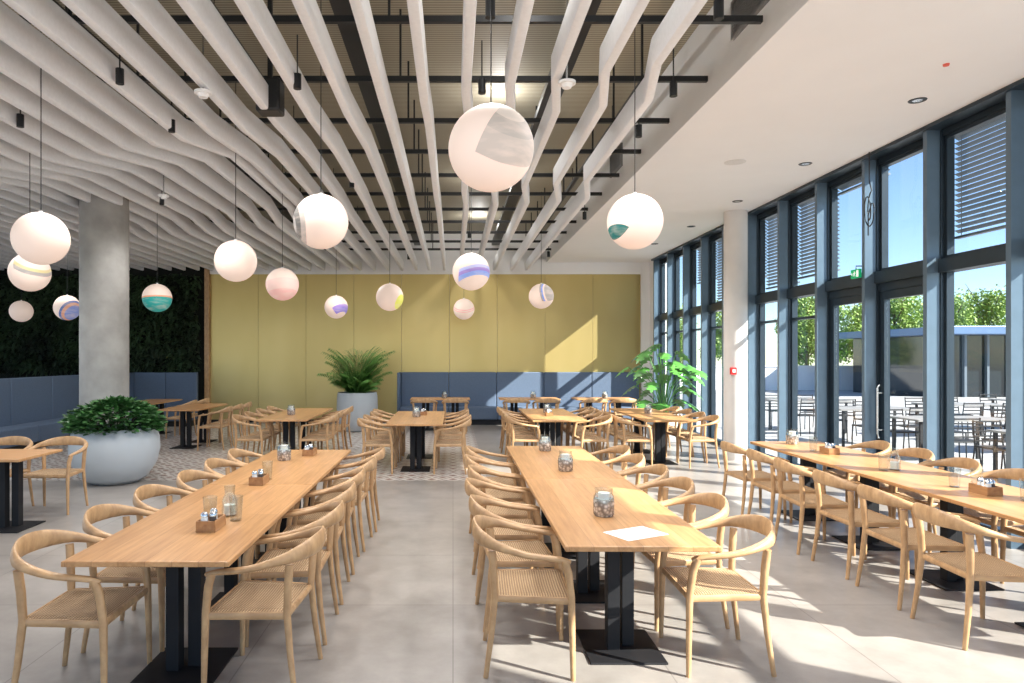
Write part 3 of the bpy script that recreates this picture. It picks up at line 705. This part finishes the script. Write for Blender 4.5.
TW=pm('terrace_top',(.26,.25,.24),.6); TM=pm('terrace_frame',(.03,.03,.032),.6,0,spec=.3)
def tt(loc):
    r=empty('terrace_table',loc); b=MB(); b.box(-.8,-.4,.71,.8,.4,.74); b.obj('tabletop',TW,parent=r,smooth=False)
    b=MB()
    for sx in (-.72,.72):
        for sy in (-.34,.34): b.box(sx-.02,sy-.02,0,sx+.02,sy+.02,.71)
    b.obj('table_frame',TM,parent=r,smooth=False); tag(r,'grey outdoor table with thin dark legs on the terrace','table','terrace tables'); return r
def tch(loc,rz):
    r=empty('terrace_chair',loc,rz); b=MB(); b.box(-.22,-.2,.43,.22,.22,.455); b.obj('seat',TM,parent=r,smooth=False,bevel=.004)
    b=MB()
    for s in (-1,1):
        b.tube([(s*.22,.2,0),(s*.21,.2,.44)],.011,6); b.tube([(s*.22,-.26,0),(s*.21,-.2,.44),(s*.2,-.25,.82)],.011,6)
    b.obj('leg_frame',TM,parent=r)
    b=MB()
    for i in range(5): b.tube([(-.2,-.212-.008*i,.52+.07*i),(.2,-.212-.008*i,.52+.07*i)],.012,6)
    b.obj('backrest',TM,parent=r); tag(r,'slatted dark outdoor chair on the sunny terrace','chair','terrace chairs'); return r
a=tt((8.3,9.2,-.02)); c=tch((7.9,8.5,-.02),0)
TTS=((8.3,9.2),(8.3,11.4),(8.3,13.6),(11,10),(11,12.3),(11,14.8),(8.3,16),(13.8,13.5),(13.8,16.2))
for x,y in TTS[1:]: clone(a,(x,y,-.02))
for x,y in TTS:
    for dx in (-.4,.4):
        for s in (-1,1):
            if (x,y,dx,s)==(8.3,9.2,-.4,-1): continue
            clone(c,(x+dx,y+s*.66,-.02),0 if s<0 else PI)

# ------------------------------------------------------------------ lights, sky
sd=Vector((-1,.6,-.78))
l=bpy.data.lights.new('sun','SUN'); l.energy=17; l.angle=math.radians(.6); l.color=(1,.95,.87)
o=bpy.data.objects.new('sun',l); C.objects.link(o); o.rotation_euler=sd.to_track_quat('-Z','Y').to_euler(); o.location=(20,-10,20)
w=bpy.data.worlds.new('sky'); S.world=w; w.use_nodes=True; nt=w.node_tree; bg=nt.nodes['Background']
sk=nt.nodes.new('ShaderNodeTexSky'); sk.sky_type='NISHITA'; sk.sun_disc=False; sk.sun_elevation=math.radians(34); sk.sun_rotation=math.radians(121); sk.air_density=.8; sk.dust_density=.1; sk.ozone_density=3.0
nt.links.new(sk.outputs[0],bg.inputs[0]); bg.inputs[1].default_value=.27
for i,(x,y,z) in enumerate(lights+[(3.0,5,4.15),(3.0,9,4.15),(3.0,13,4.15),(-8,6,3.9),(-8,10,3.9),(-1,2,3.9),(-4,3,3.9),(2,2,3.9)]):  # spots beyond the fixture list are added fill with no fitting
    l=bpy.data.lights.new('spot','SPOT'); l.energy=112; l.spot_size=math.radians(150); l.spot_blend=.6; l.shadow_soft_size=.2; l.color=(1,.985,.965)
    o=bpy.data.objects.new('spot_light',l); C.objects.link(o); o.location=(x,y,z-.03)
# added fill lamps without fixtures above the baffles, brightening deck and bulkhead
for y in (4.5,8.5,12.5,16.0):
    l=bpy.data.lights.new('fill_lamp','POINT'); l.energy=26; l.shadow_soft_size=.08; l.color=(1,.98,.96)
    o=bpy.data.objects.new('fill_lamp',l); C.objects.link(o); o.location=(.6,y,4.78)
# ------------------------------------------------------------------ camera
cam=bpy.data.cameras.new('camera'); cam.lens=24; cam.sensor_width=36; cam.shift_x=.0576; cam.shift_y=.0142; cam.clip_end=500
o=bpy.data.objects.new('camera',cam); C.objects.link(o); o.location=(0,0,1.75); o.rotation_euler=(PI/2,0,0); S.camera=o
S.view_settings.view_transform='Standard'
